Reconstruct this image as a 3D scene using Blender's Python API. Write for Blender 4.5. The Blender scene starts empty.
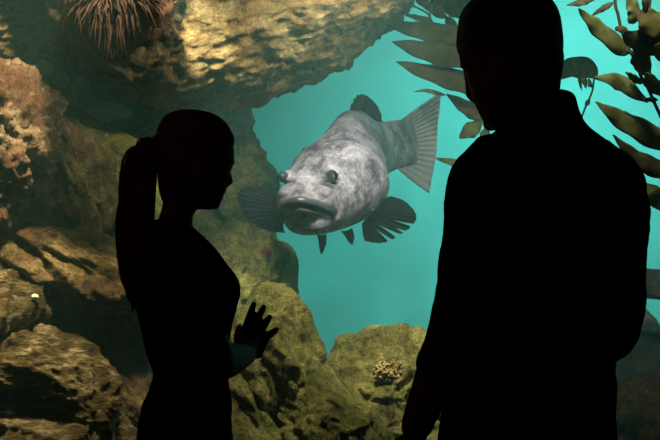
import bpy, bmesh, math, random
import numpy as np
from mathutils import Vector, Matrix

random.seed(7)
S = bpy.context.scene
C = S.collection
F = 50.0 / 36.0 * 660.0          # focal length in pixels
CAMZ = 1.37


def P(px, py, Y):
    """a place seen at px,py that stands Y metres in front of the viewer"""
    return np.array([(px - 330.0) / F * Y, Y, CAMZ + (220.0 - py) / F * Y])


# ------------------------------------------------------------------ noise
_rng = np.random.RandomState(3)
_perm = np.concatenate([_rng.permutation(256)] * 3)
_grad = _rng.normal(size=(256, 3))
_grad /= np.linalg.norm(_grad, axis=1)[:, None]


def pnoise(p):
    p = np.asarray(p, float)
    i = np.floor(p).astype(int)
    f = p - i
    u = f * f * f * (f * (f * 6 - 15) + 10)
    i &= 255
    out = 0
    for dx in (0, 1):
        wx = u[:, 0] if dx else 1 - u[:, 0]
        for dy in (0, 1):
            wy = u[:, 1] if dy else 1 - u[:, 1]
            for dz in (0, 1):
                wz = u[:, 2] if dz else 1 - u[:, 2]
                h = _perm[_perm[_perm[(i[:, 0] + dx) & 255] + ((i[:, 1] + dy) & 255)] + ((i[:, 2] + dz) & 255)]
                g = _grad[h]
                d = g[:, 0] * (f[:, 0] - dx) + g[:, 1] * (f[:, 1] - dy) + g[:, 2] * (f[:, 2] - dz)
                out = out + wx * wy * wz * d
    return out


def fbm(p, o=5, gain=.5):
    a, s, t = 1.0, 1.0, 0
    for k in range(o):
        t = t + a * pnoise(p * s + 17.3 * k)
        a *= gain
        s *= 2.03
    return t


def ridged(p, o=5, gain=.5):
    a, s, t = 1.0, 1.0, 0
    for k in range(o):
        t = t + a * (1 - 2.2 * np.abs(pnoise(p * s + 9.1 * k)))
        a *= gain
        s *= 2.07
    return t


def worley(p):
    p = np.asarray(p, float)
    i0 = np.floor(p).astype(int)
    d1 = np.full(len(p), 9.0)
    d2 = np.full(len(p), 9.0)
    idc = np.zeros(len(p))
    for dx in (-1, 0, 1):
        for dy in (-1, 0, 1):
            for dz in (-1, 0, 1):
                c = i0 + (dx, dy, dz)
                k = c & 255
                h = _perm[_perm[_perm[k[:, 0]] + k[:, 1]] + k[:, 2]]
                d = np.linalg.norm(c + .5 + _grad[h] * .55 - p, axis=1)
                new = d < d1
                d2 = np.where(new, d1, np.minimum(d2, d))
                idc = np.where(new, h / 255.0, idc)
                d1 = np.minimum(d1, d)
    return d1, d2, idc


def sm(a, b, x):
    t = np.clip((np.asarray(x, float) - a) / (b - a), 0, 1)
    return t * t * (3 - 2 * t)


# ------------------------------------------------------------------ objects
def wloc(o):
    v = Vector((0, 0, 0))
    while o is not None:
        v = v + o.location
        o = o.parent
    return v


def link(name, verts, faces, mats, parent=None, origin=None, smooth=True, fmat=None):
    verts = np.asarray(verts, float)
    me = bpy.data.meshes.new(name)
    if origin is None and parent is None:
        origin = verts.mean(0)
    base = np.array(wloc(parent)) if parent else np.zeros(3)
    loc = np.zeros(3) if origin is None else np.asarray(origin, float) - base
    me.from_pydata((verts - base - loc).tolist(), [], faces)
    if not isinstance(mats, (list, tuple)):
        mats = [mats]
    for m in mats:
        me.materials.append(m)
    me.polygons.foreach_set('use_smooth', [smooth] * len(me.polygons))
    if fmat is not None:
        me.polygons.foreach_set('material_index', fmat)
    me.update()
    o = bpy.data.objects.new(name, me)
    C.objects.link(o)
    o.location = loc
    if parent:
        o.parent = parent
    return o


def root(name, loc, label, cat, group=None):
    o = bpy.data.objects.new(name, None)
    C.objects.link(o)
    o.location = loc
    o.empty_display_size = .1
    return tag(o, label, cat, group)


def tag(o, label, cat, group=None):
    o['label'] = label
    o['category'] = cat
    if group:
        o['group'] = group
    return o


def remesh(verts, faces, vox, smooth=3):
    me = bpy.data.meshes.new('tmp')
    me.from_pydata(np.asarray(verts).tolist(), [], faces)
    bm = bmesh.new()
    bm.from_mesh(me)
    bmesh.ops.recalc_face_normals(bm, faces=bm.faces)
    bm.to_mesh(me)
    bm.free()
    o = bpy.data.objects.new('tmp', me)
    C.objects.link(o)
    m = o.modifiers.new('r', 'REMESH')
    m.mode = 'VOXEL'
    m.voxel_size = vox
    if smooth:
        s = o.modifiers.new('s', 'SMOOTH')
        s.factor = .5
        s.iterations = smooth
    dg = bpy.context.evaluated_depsgraph_get()
    me2 = bpy.data.meshes.new_from_object(o.evaluated_get(dg))
    v = np.empty(len(me2.vertices) * 3)
    me2.vertices.foreach_get('co', v)
    fs = [list(p.vertices) for p in me2.polygons]
    bpy.data.objects.remove(o)
    bpy.data.meshes.remove(me)
    bpy.data.meshes.remove(me2)
    return v.reshape(-1, 3), fs


class Geo:
    def __init__(s):
        s.v, s.f, s.n = [], [], 0

    def add(s, v, f):
        v = np.asarray(v, float)
        s.v.append(v)
        s.f += [[i + s.n for i in q] for q in f]
        s.n += len(v)
        return s

    def V(s):
        return np.concatenate(s.v)

    def rings(s, R, caps=True):
        """R: k x n x 3"""
        R = np.asarray(R, float)
        k, n = R.shape[:2]
        f = []
        for a in range(k - 1):
            for b in range(n):
                c = (b + 1) % n
                f.append([a * n + b, a * n + c, (a + 1) * n + c, (a + 1) * n + b])
        v = R.reshape(-1, 3)
        if caps:
            v = np.concatenate([v, [R[0].mean(0)], [R[-1].mean(0)]])
            for b in range(n):
                c = (b + 1) % n
                f.append([c, b, k * n])
                f.append([(k - 1) * n + b, (k - 1) * n + c, k * n + 1])
        return s.add(v, f)

    def tube(s, pts, rad, n=12, sub=1, flat=None):
        pts = np.asarray(pts, float)
        rad = np.asarray(rad, float) if np.ndim(rad) else np.full(len(pts), float(rad))
        if sub > 1:
            t = np.linspace(0, len(pts) - 1, (len(pts) - 1) * sub + 1)
            pts, rad = crom(pts, t), crom(rad[:, None], t)[:, 0]
        # rounded ends
        T = np.gradient(pts, axis=0)
        T /= np.linalg.norm(T, axis=1)[:, None] + 1e-9
        ref = np.array([0, 0, 1.0]) if abs(T[0][2]) < .9 else np.array([1.0, 0, 0])
        u = np.cross(T[0], ref)
        u /= np.linalg.norm(u)
        R = []
        a = np.linspace(0, 2 * math.pi, n, endpoint=False)
        fr = []
        for i in range(len(pts)):
            u = u - T[i] * np.dot(u, T[i])
            u /= np.linalg.norm(u)
            fr.append((u, np.cross(T[i], u)))
        def ring(p, r, k):
            uu, w = fr[k]
            return p + r * (np.cos(a)[:, None] * uu + np.sin(a)[:, None] * w)
        for q in (80, 60, 35):
            R.append(ring(pts[0] - T[0] * rad[0] * math.sin(math.radians(q)), rad[0] * math.cos(math.radians(q)), 0))
        for i in range(len(pts)):
            R.append(ring(pts[i], rad[i], i))
        for q in (35, 60, 80):
            R.append(ring(pts[-1] + T[-1] * rad[-1] * math.sin(math.radians(q)), rad[-1] * math.cos(math.radians(q)), -1))
        return s.rings(R)

    def ell(s, c, r, ax=None, n=20):
        R = []
        ax = np.eye(3) if ax is None else np.asarray(ax, float)
        a = np.linspace(0, 2 * math.pi, n, endpoint=False)
        for q in np.linspace(-86, 86, n // 2 + 1):
            q = math.radians(q)
            L = np.stack([np.cos(a) * math.cos(q) * r[0], np.sin(a) * math.cos(q) * r[1], np.full(n, math.sin(q) * r[2])], 1)
            R.append(np.asarray(c) + L @ ax)
        return s.rings(R)

    def box(s, a, b):
        x0, y0, z0 = a
        x1, y1, z1 = b
        v = [(x0, y0, z0), (x1, y0, z0), (x1, y1, z0), (x0, y1, z0), (x0, y0, z1), (x1, y0, z1), (x1, y1, z1), (x0, y1, z1)]
        return s.add(v, [[0, 3, 2, 1], [4, 5, 6, 7], [0, 1, 5, 4], [1, 2, 6, 5], [2, 3, 7, 6], [3, 0, 4, 7]])

    def loft(s, rows, Y, n=40, sub=4, e=2.0, shrink=0.0):
        """rows: py, x left, x right, half depth [, depth shift]"""
        rows = np.array([list(r) + [0] * (5 - len(r)) for r in rows], float)
        t = np.linspace(0, len(rows) - 1, (len(rows) - 1) * sub + 1)
        rows = crom(rows, t)
        a = np.linspace(0, 2 * math.pi, n, endpoint=False)
        ca, sa = np.cos(a), np.sin(a)
        ca = np.sign(ca) * np.abs(ca) ** (2 / e)
        sa = np.sign(sa) * np.abs(sa) ** (2 / e)
        R = []
        for py, xl, xr, hd, dy in rows:
            A, B = P(xl, py, Y), P(xr, py, Y)
            c = (A + B) / 2
            hx = max((B[0] - A[0]) / 2 - shrink, .002)
            hy = max(hd - shrink, .002)
            R.append(np.stack([c[0] + hx * ca, c[1] + dy + hy * sa, np.full(n, c[2])], 1))
        return s.rings(R)


def crom(pts, t):
    pts = np.asarray(pts, float)
    n = len(pts)
    t = np.clip(np.asarray(t, float), 0, n - 1)
    i = np.minimum(t.astype(int), n - 2)
    f = (t - i)[:, None]
    p1, p2 = pts[i], pts[i + 1]
    p0 = np.where((i > 0)[:, None], pts[np.maximum(i - 1, 0)], 2 * p1 - p2)
    p3 = np.where((i < n - 2)[:, None], pts[np.minimum(i + 2, n - 1)], 2 * p2 - p1)
    return .5 * (2 * p1 + (p2 - p0) * f + (2 * p0 - 5 * p1 + 4 * p2 - p3) * f ** 2 + (3 * p1 - p0 - 3 * p2 + p3) * f ** 3)


# ------------------------------------------------------------------ materials
def new_mat(name):
    m = bpy.data.materials.new(name)
    m.use_nodes = True
    m.node_tree.nodes.clear()
    return m, m.node_tree.nodes, m.node_tree.links


def N(nodes, kind, **kw):
    n = nodes.new(kind)
    for k, v in kw.items():
        if k in n.inputs:
            n.inputs[k].default_value = v
        else:
            setattr(n, k, v)
    return n


def lin(*c):
    return tuple(((x / 255) / 12.92 if x / 255 <= .04045 else ((x / 255 + .055) / 1.055) ** 2.4) for x in c) + (1,)


def plain(name, col, rough=.8, spec=.3, bump=0, bscale=60, sss=0):
    m, n, l = new_mat(name)
    out = N(n, 'ShaderNodeOutputMaterial')
    b = N(n, 'ShaderNodeBsdfPrincipled', Roughness=rough)
    b.inputs['Base Color'].default_value = col
    b.inputs['Specular IOR Level'].default_value = spec
    if sss:
        b.inputs['Subsurface Weight'].default_value = sss
        b.inputs['Subsurface Radius'].default_value = (1, .3, .15)
        b.inputs['Subsurface Scale'].default_value = .02
    l.new(b.outputs[0], out.inputs[0])
    tc = N(n, 'ShaderNodeTexCoord')
    no = N(n, 'ShaderNodeTexNoise', Scale=bscale, Detail=6)
    l.new(tc.outputs['Object'], no.inputs['Vector'])
    mx = N(n, 'ShaderNodeMixRGB', blend_type='MULTIPLY')
    mx.inputs[0].default_value = .5
    mx.inputs[1].default_value = col
    l.new(no.outputs['Fac'], mx.inputs[2])
    br = N(n, 'ShaderNodeMixRGB', blend_type='ADD')
    br.inputs[0].default_value = .25
    br.inputs[2].default_value = col
    l.new(mx.outputs[0], br.inputs[1])
    l.new(br.outputs[0], b.inputs['Base Color'])
    if bump:
        bp = N(n, 'ShaderNodeBump', Strength=bump, Distance=.01)
        l.new(no.outputs['Fac'], bp.inputs['Height'])
        l.new(bp.outputs[0], b.inputs['Normal'])
    return m


def rock_mat(name, dark, mid, light, patch, pfac=.5, scale=3.0, fine=1.0, stretch=(1, 1, 1), rot=(0, 0, 0)):
    m, n, l = new_mat(name)
    out = N(n, 'ShaderNodeOutputMaterial')
    b = N(n, 'ShaderNodeBsdfPrincipled', Roughness=.85)
    b.inputs['Specular IOR Level'].default_value = .2
    l.new(b.outputs[0], out.inputs[0])
    tc = N(n, 'ShaderNodeTexCoord')
    mp = N(n, 'ShaderNodeMapping')
    mp.inputs['Scale'].default_value = stretch
    mp.inputs['Rotation'].default_value = rot
    l.new(tc.outputs['Object'], mp.inputs[0])
    n1 = N(n, 'ShaderNodeTexNoise', Scale=scale, Detail=8, Roughness=.62, Distortion=.6)
    n2 = N(n, 'ShaderNodeTexNoise', Scale=scale * 7, Detail=8, Roughness=.7)
    n3 = N(n, 'ShaderNodeTexNoise', Scale=scale * 1.3, Detail=5, Roughness=.6)
    n4 = N(n, 'ShaderNodeTexNoise', Scale=scale * 26, Detail=6, Roughness=.75)
    vo = N(n, 'ShaderNodeTexVoronoi', Scale=scale * 12)
    for k in (n1, n2, n4, vo):
        l.new(mp.outputs[0], k.inputs['Vector'])
    m2 = N(n, 'ShaderNodeMapping')
    m2.inputs['Location'].default_value = (3.1, 1.7, 5.2)
    l.new(tc.outputs['Object'], m2.inputs[0])
    l.new(m2.outputs[0], n3.inputs['Vector'])
    rp = N(n, 'ShaderNodeValToRGB')
    e = rp.color_ramp.elements
    e[0].position, e[0].color = .38, dark
    e[1].position, e[1].color = .63, light
    q = e.new(.5)
    q.color = mid
    ad = N(n, 'ShaderNodeMath', operation='MULTIPLY_ADD')
    ad.inputs[1].default_value = .45
    l.new(n2.outputs['Fac'], ad.inputs[0])
    s1 = N(n, 'ShaderNodeMath', operation='MULTIPLY')
    s1.inputs[1].default_value = .55
    l.new(n1.outputs['Fac'], s1.inputs[0])
    l.new(s1.outputs[0], ad.inputs[2])
    l.new(ad.outputs[0], rp.inputs[0])
    pr = N(n, 'ShaderNodeValToRGB')
    pr.color_ramp.elements[0].position = .5
    pr.color_ramp.elements[1].position = .62
    pr.color_ramp.elements[1].color = (pfac, pfac, pfac, 1)
    l.new(n3.outputs['Fac'], pr.inputs[0])
    mx = N(n, 'ShaderNodeMixRGB')
    mx.inputs[2].default_value = patch
    l.new(pr.outputs[0], mx.inputs[0])
    l.new(rp.outputs[0], mx.inputs[1])
    sp = N(n, 'ShaderNodeValToRGB')
    sp.color_ramp.elements[0].position = .35
    sp.color_ramp.elements[0].color = (.35, .35, .35, 1)
    sp.color_ramp.elements[1].position = .7
    sp.color_ramp.elements[1].color = (1.5, 1.45, 1.35, 1)
    l.new(n4.outputs['Fac'], sp.inputs[0])
    ml = N(n, 'ShaderNodeMixRGB', blend_type='MULTIPLY')
    ml.inputs[0].default_value = .85
    l.new(mx.outputs[0], ml.inputs[1])
    l.new(sp.outputs[0], ml.inputs[2])
    l.new(ml.outputs[0], b.inputs['Base Color'])
    hb = N(n, 'ShaderNodeMath', operation='MULTIPLY_ADD')
    hb.inputs[1].default_value = .5
    l.new(n4.outputs['Fac'], hb.inputs[0])
    l.new(n2.outputs['Fac'], hb.inputs[2])
    bp = N(n, 'ShaderNodeBump', Strength=1.0, Distance=.05 * fine)
    l.new(hb.outputs[0], bp.inputs['Height'])
    l.new(bp.outputs[0], b.inputs['Normal'])
    return m


M = {}
M['ochre'] = rock_mat('ochre_rock', lin(52, 40, 24), lin(122, 98, 58), lin(205, 178, 125), lin(120, 74, 50), .5, 3.2)
M['olive'] = rock_mat('olive_rock', lin(66, 60, 30), lin(146, 134, 68), lin(212, 198, 116), lin(112, 112, 56), .55, 3.0)
M['brown'] = rock_mat('brown_rock', lin(40, 31, 20), lin(96, 76, 46), lin(168, 140, 92), lin(84, 66, 40), .5, 3.4)
M['crust'] = rock_mat('crusted_rock', lin(58, 38, 28), lin(140, 108, 78), lin(225, 200, 160), lin(128, 82, 56), .6, 6.0, 1.2)
M['streak'] = rock_mat('streaked_rock', lin(42, 34, 20), lin(112, 94, 56), lin(220, 205, 160), lin(92, 78, 40), .4, 2.6, 1, (.7, 1, 2.6), (0, .25, 0))
M['over'] = rock_mat('overhang_rock', lin(74, 58, 36), lin(140, 112, 68), lin(200, 176, 124), lin(150, 104, 50), .5, 2.4)
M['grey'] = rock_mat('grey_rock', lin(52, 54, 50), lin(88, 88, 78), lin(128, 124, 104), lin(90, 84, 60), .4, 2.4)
M['pale'] = plain('pale_highlight', lin(140, 146, 112), .9, .1, .5, 30)


# ------------------------------------------------------------------ setting
def struct(o):
    o['kind'] = 'structure'
    return o


M['hall'] = plain('hall_dark_paint', lin(22, 22, 24), .9, .1, .1, 30)
M['carpet'] = plain('hall_carpet', lin(26, 24, 24), .95, .05, .4, 200)
M['tank'] = plain('tank_teal_paint', (.065, .55, .515, 1), .95, .0, .05, 2)
M['sand'] = plain('tank_gravel', lin(120, 112, 80), .95, .1, .8, 90)

GY = 2.405                                        # front of the viewing pane
g = Geo().box((-3.6, -3, -.1), (3.6, 2.39, 0))
struct(link('floor', g.V(), g.f, M['carpet'], smooth=False))
g = Geo().box((-3.6, -3, 3.2), (3.6, 2.39, 3.3))
struct(link('ceiling', g.V(), g.f, M['hall'], smooth=False))
g = Geo().box((-3.7, -3, 0), (-3.6, 2.39, 3.2))
struct(link('wall_left', g.V(), g.f, M['hall'], smooth=False))
g = Geo().box((3.6, -3, 0), (3.7, 2.39, 3.2))
struct(link('wall_right', g.V(), g.f, M['hall'], smooth=False))
g = Geo().box((-3.7, -3.1, -.1), (3.7, -3, 3.3))
struct(link('wall_back', g.V(), g.f, M['hall'], smooth=False))
g = Geo()
g.box((-3.7, 2.39, -.1), (-2.6, 2.62, 4.4)).box((2.6, 2.39, -.1), (3.7, 2.62, 4.4))
g.box((-2.6, 2.39, -.1), (2.6, 2.62, .3)).box((-2.6, 2.39, 2.9), (2.6, 2.62, 4.4))
struct(link('wall_front', g.V(), g.f, M['hall'], smooth=False))

m, n, l = new_mat('acrylic_pane')
out = N(n, 'ShaderNodeOutputMaterial')
tr = N(n, 'ShaderNodeBsdfTransparent')
tr.inputs[0].default_value = (.97, .99, .985, 1)
gl = N(n, 'ShaderNodeBsdfGlossy', Roughness=.02)
fr = N(n, 'ShaderNodeFresnel', IOR=1.25)
mx = N(n, 'ShaderNodeMixShader')
l.new(fr.outputs[0], mx.inputs[0]); l.new(tr.outputs[0], mx.inputs[1]); l.new(gl.outputs[0], mx.inputs[2])
l.new(mx.outputs[0], out.inputs[0])
M['glass'] = m
g = Geo().box((-2.6, GY, .3), (2.6, GY + .06, 2.9))
struct(link('window_1', g.V(), g.f, M['glass'], smooth=False))

TX0, TX1, TY1 = -3.6, 4.6, 8.2
g = Geo().box((TX0, TY1, -.1), (TX1, TY1 + .1, 4.4))
struct(link('wall_tank_back', g.V(), g.f, M['tank'], smooth=False))
g = Geo().box((TX0 - .1, 2.62, -.1), (TX0, TY1 + .1, 4.4))
struct(link('wall_tank_left', g.V(), g.f, M['tank'], smooth=False))
g = Geo().box((TX1, 2.62, -.1), (TX1 + .1, TY1 + .1, 4.4))
struct(link('wall_tank_right', g.V(), g.f, M['tank'], smooth=False))
g = Geo().box((TX0, 2.62, -.1), (TX1, TY1, 0))
struct(link('floor_tank', g.V(), g.f, M['sand'], smooth=False))

WSC, WAB = .055, .05
m, n, l = new_mat('sea_water')
out = N(n, 'ShaderNodeOutputMaterial')
vs = N(n, 'ShaderNodeVolumeScatter', Density=WSC, Anisotropy=.2)
vs.inputs['Color'].default_value = (.45, .95, .9, 1)
va = N(n, 'ShaderNodeVolumeAbsorption', Density=WAB)
va.inputs['Color'].default_value = (.25, .93, .88, 1)
ad = N(n, 'ShaderNodeAddShader')
l.new(vs.outputs[0], ad.inputs[0]); l.new(va.outputs[0], ad.inputs[1]); l.new(ad.outputs[0], out.inputs['Volume'])
g = Geo().box((TX0 + .005, 2.47, .005), (TX1 - .005, TY1 - .005, 3.7))
w = link('water', g.V(), g.f, m, smooth=False)
w['kind'] = 'structure'


# ------------------------------------------------------------------ rocks
def ico(sub):
    bm = bmesh.new()
    bmesh.ops.create_icosphere(bm, subdivisions=sub, radius=1)
    v = np.array([x.co[:] for x in bm.verts])
    f = [[q.index for q in p.verts] for p in bm.faces]
    bm.free()
    return v, f


ICO = {k: ico(k) for k in (5, 6, 7)}


def rock(label, poly, Y, T, mat, seed=1, amp=.05, sub=6, facets=9, boxy=.75, grain=None, strat=0, slope=(0, 0), freq=3.0,
         cat='rock', name='boulder', group=None, fineamp=.5, blocks=.9):
    v0, f = ICO[sub]
    rs = np.random.RandomState(seed)
    q = np.array([P(x, y, Y) for x, y in poly])
    lo, hi = q.min(0), q.max(0)
    c = (lo + hi) / 2
    # outline as a radius for each direction
    d = q - c
    m_ = []
    for i in range(len(d)):
        a, b = d[i], d[(i + 1) % len(d)]
        for t in np.linspace(0, 1, 12, endpoint=False):
            m_.append(a + (b - a) * t)
    m_ = np.array(m_)
    th = np.arctan2(m_[:, 2], m_[:, 0])
    rr = np.hypot(m_[:, 0], m_[:, 2])
    ang = np.linspace(-math.pi, math.pi, 181)
    rad = np.zeros(181)
    for k, a in enumerate(ang):
        dd = np.abs((th - a + math.pi) % (2 * math.pi) - math.pi)
        wgt = np.exp(-(dd / .05) ** 2) + 1e-9
        rad[k] = (rr * wgt).sum() / wgt.sum()
    p = v0.copy()
    for k in range(facets):
        nn = rs.normal(size=3)
        nn[1] = -abs(nn[1]) * 1.2 - .35
        if k % 4 == 3:
            nn[1] *= -1
        nn /= np.linalg.norm(nn)
        ex = np.maximum(0, p @ nn - rs.uniform(.6, .88))
        p -= nn * (ex * .92)[:, None]
    rho = np.hypot(p[:, 0], p[:, 2])
    tt = np.arctan2(p[:, 2], p[:, 0])
    R = np.interp(tt, ang, rad)
    k = rho ** boxy
    w = np.stack([np.cos(tt) * R * k, p[:, 1] * T, np.sin(tt) * R * k], 1)
    mr = rad.mean()
    nrm = np.stack([v0[:, 0] / mr, v0[:, 1] / T, v0[:, 2] / mr], 1)
    nrm /= np.linalg.norm(nrm, axis=1)[:, None]
    s = rs.uniform(0, 50, 3)
    x = w + s
    if grain is not None:
        gd = np.array(grain, float)
        gd /= np.linalg.norm(gd)
        x = x - np.outer(x @ gd, gd) * .72
    dsp = ridged(x * freq, 6, .5) * .5 - .25
    dsp = dsp + fbm(x * freq * .55 + 40, 3) * .8
    wp = x + .12 * np.stack([fbm(x * freq, 2), fbm(x * freq + 5, 2), fbm(x * freq + 9, 2)], 1) / freq * 3
    f1, f2, idc = worley(wp * freq * .75)
    dsp = dsp + blocks * ((idc - .5) * sm(0, .22, f2 - f1) * 1.1 - (1 - sm(0, .12, f2 - f1)) * .5)
    f1, f2, idc = worley(wp * freq * 2.3 + 3)
    dsp = dsp + blocks * .42 * ((idc - .5) * sm(0, .25, f2 - f1) - (1 - sm(0, .15, f2 - f1)) * .4)
    dsp = dsp + fineamp * (ridged(x * freq * 5 + 11, 4, .6) - .8) * .45
    w = w + nrm * (dsp * amp)[:, None]
    if strat:
        gd = np.array([.25, .3, 1.0])
        u = (x @ gd) * strat + fbm(x * 1.6, 3) * 1.4
        st = np.abs((u % 1) - .5) * 2
        w = w + nrm * ((sm(.15, .75, st) - .5) * amp * .6)[:, None]
    w[:, 1] += slope[0] * w[:, 0] + slope[1] * w[:, 2]
    o = link(name, w + c, f, mat, origin=c)
    tag(o, label, cat, group)
    return o


# back of the rock work: behind everything on the left
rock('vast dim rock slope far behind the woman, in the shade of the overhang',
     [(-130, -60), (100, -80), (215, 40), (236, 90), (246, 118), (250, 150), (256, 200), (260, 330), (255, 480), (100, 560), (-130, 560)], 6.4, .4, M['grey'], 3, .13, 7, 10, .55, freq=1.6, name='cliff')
rock('huge brown overhanging rock across the top left, its underside sloping down from the right',
     [(125, -240), (300, -260), (420, -160), (445, -80), (424, -20), (396, 12), (370, 36), (340, 60), (306, 76), (280, 88), (258, 98), (225, 106), (195, 112), (165, 110), (140, 92), (122, 50), (115, -60)],
     4.7, .7, M['over'], 12, .10, 7, 0, .4, freq=2.8, blocks=.3, fineamp=.55, name='rock_overhang', slope=(.1, .45))
rock('dark knobbly rock hanging at the top left corner under the red brown sea fan',
     [(-160, -160), (120, -160), (168, -30), (160, 30), (146, 58), (118, 70), (88, 58), (58, 50), (24, 62), (-40, 72), (-160, 60)], 3.75, .28, M['brown'], 21, .11, 7, 2, .5, freq=4.5, name='rock_ledge', slope=(0, .4), fineamp=.9)
rock('olive rock column rising behind the head of the woman to the edge of open water',
     [(140, 150), (170, 138), (215, 140), (240, 134), (248, 152), (259, 180), (266, 215), (266, 245), (240, 262), (190, 275), (140, 240)], 5.2, .42, M['olive'], 31, .085, 6, 9, .6, freq=2.6, grain=(1, 0, -.3), strat=1.6, fineamp=.8, blocks=1.2)
rock('smooth knob shaped olive boulder below the left fin of the fish, against the water',
     [(262, 250), (276, 244), (290, 250), (299, 266), (299, 284), (296, 300), (280, 312), (266, 300), (258, 275)], 4.9, .2, M['olive'], 33, .03, 5, 5, .8, freq=5)
rock('shaded rough rock behind the raised hand of the woman',
     [(205, 240), (240, 232), (268, 245), (276, 275), (274, 310), (240, 330), (205, 320)], 4.85, .26, M['olive'], 35, .06, 6, 9, .7, freq=4, fineamp=.8, blocks=1.2)
rock('tall leaning olive slab beside the open water, right of the raised hand',
     [(240, 318), (262, 304), (288, 294), (293, 298), (299, 322), (304, 345), (310, 374), (300, 388), (278, 398), (256, 388), (240, 360)], 3.45, .2, M['olive'], 37, .05, 6, 9, .7, freq=3.5, grain=(.5, 0, -1), fineamp=.8, blocks=1.2)
rock('triangular olive rock at the bottom just right of the woman at her waist',
     [(205, 372), (230, 362), (252, 372), (272, 398), (292, 436), (300, 490), (200, 500)], 3.35, .2, M['olive'], 39, .05, 6, 8, .7, freq=3.2, grain=(.8, 0, -1), fineamp=.8, blocks=1.2)
rock('dark recessed stone at the bottom between the triangular rock and the ridged slab',
     [(262, 392), (300, 384), (322, 400), (322, 470), (275, 480)], 3.55, .18, M['brown'], 40, .05, 5, 8, .7, freq=4)
rock('broad rounded yellow green mound at bottom centre carrying a tan coral clump',
     [(312, 378), (327, 357), (343, 341), (372, 333), (402, 331), (420, 338), (452, 372), (470, 440), (470, 520), (330, 520), (312, 420)], 3.75, .36, M['olive'], 41, .045, 7, 9, .65, freq=2.8, fineamp=.8, blocks=1.2)
rock('low slab with a diagonal ridge line in front of the yellow green mound',
     [(286, 388), (302, 371), (320, 369), (340, 386), (362, 408), (385, 434), (405, 480), (280, 490), (280, 420)], 3.3, .22, M['olive'], 43, .05, 6, 9, .7, freq=3, grain=(1, 0, -.9), fineamp=.8, blocks=1.2)
# left wall
rock('crusted pinkish rock at the far left edge at head height, dotted with pale specks',
     [(-90, 70), (10, 74), (28, 86), (44, 110), (40, 150), (34, 190), (26, 232), (-20, 250), (-90, 250)], 3.4, .24, M['crust'], 51, .085, 6, 7, .65, freq=5, fineamp=.8)
rock('wedge of brown rock with a sharp sunlit crest running down towards the ponytail',
     [(26, 110), (44, 98), (60, 110), (80, 130), (104, 160), (110, 190), (90, 235), (50, 240), (30, 190)], 3.6, .24, M['ochre'], 53, .085, 6, 8, .75, freq=4, grain=(.8, 0, -1))
rock('long olive rock sloping behind the ponytail from upper left to lower right',
     [(76, 118), (92, 124), (125, 150), (165, 178), (178, 210), (170, 250), (120, 240), (92, 200), (76, 150)], 4.05, .26, M['olive'], 55, .09, 6, 8, .75, freq=3.2, grain=(1, 0, -1))
rock('long ochre ridge slanting down from the left edge to the tip of the ponytail',
     [(-30, 215), (20, 216), (50, 222), (85, 240), (128, 262), (150, 280), (140, 305), (90, 300), (40, 288), (-30, 290)], 3.5, .24, M['ochre'], 57, .10, 6, 8, .75, freq=4.2, grain=(1, 0, -.4))
rock('rounded ochre boulder at the left edge with a pale shell on its shoulder',
     [(-70, 275), (0, 272), (18, 274), (34, 288), (41, 312), (38, 342), (20, 358), (-70, 360)], 3.25, .2, M['streak'], 59, .075, 6, 8, .75, freq=4.5, grain=(.3, 0, 1))
rock('dark brown sloping rock between the left edge boulder and the back of the woman',
     [(30, 290), (60, 284), (100, 296), (150, 320), (172, 380), (160, 420), (110, 420), (60, 370), (35, 350)], 3.7, .24, M['brown'], 61, .10, 6, 8, .75, freq=3.6, grain=(1, 0, -.7))
rock('pale streaked boulder filling the bottom left corner',
     [(-80, 362), (0, 356), (40, 350), (78, 362), (104, 384), (116, 410), (124, 470), (-80, 480)], 3.2, .22, M['streak'], 63, .085, 7, 6, .65, freq=4, grain=(1, 0, -.2), fineamp=.6)
rock('narrow brown rock standing at the bottom behind the hip of the woman',
     [(98, 372), (122, 360), (142, 384), (160, 440), (160, 490), (105, 490), (104, 420)], 3.5, .18, M['ochre'], 65, .05, 6, 8, .75, freq=4.2)
rock('small grey brown stone tucked above the streaked boulder at left',
     [(-40, 340), (20, 336), (40, 350), (34, 372), (0, 382), (-40, 380)], 3.4, .14, M['brown'], 67, .04, 5, 7, .8, freq=6)
# right, behind the man
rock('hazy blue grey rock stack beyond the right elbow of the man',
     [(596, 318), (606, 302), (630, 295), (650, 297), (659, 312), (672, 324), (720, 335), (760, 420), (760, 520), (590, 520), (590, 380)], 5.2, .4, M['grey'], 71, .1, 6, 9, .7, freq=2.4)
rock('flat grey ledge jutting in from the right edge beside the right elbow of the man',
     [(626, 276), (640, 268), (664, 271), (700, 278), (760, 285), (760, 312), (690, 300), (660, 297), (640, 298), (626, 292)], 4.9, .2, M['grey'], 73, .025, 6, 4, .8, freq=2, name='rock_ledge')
rock('brown boulder in the bottom right corner below the hazy rocks',
     [(612, 400), (630, 392), (660, 386), (720, 380), (780, 420), (780, 520), (600, 520)], 4.2, .3, M['brown'], 75, .07, 6, 9, .7, freq=3)
def on_rock(px, py, back=0.0):
    """depth of the nearest rock face at px,py"""
    bpy.context.view_layer.update()
    d = Vector(P(px, py, 1.0) - np.array([0, 0, CAMZ])).normalized()
    best = None
    for o in C.objects:
        if o.get('category') == 'rock':
            hit, loc, _n, _i = o.ray_cast(Vector((0, 0, CAMZ)) - o.location, d)
            if hit:
                y = (loc + o.location).y
                best = y if best is None else min(best, y)
    return (best or 5.0) + back


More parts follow.
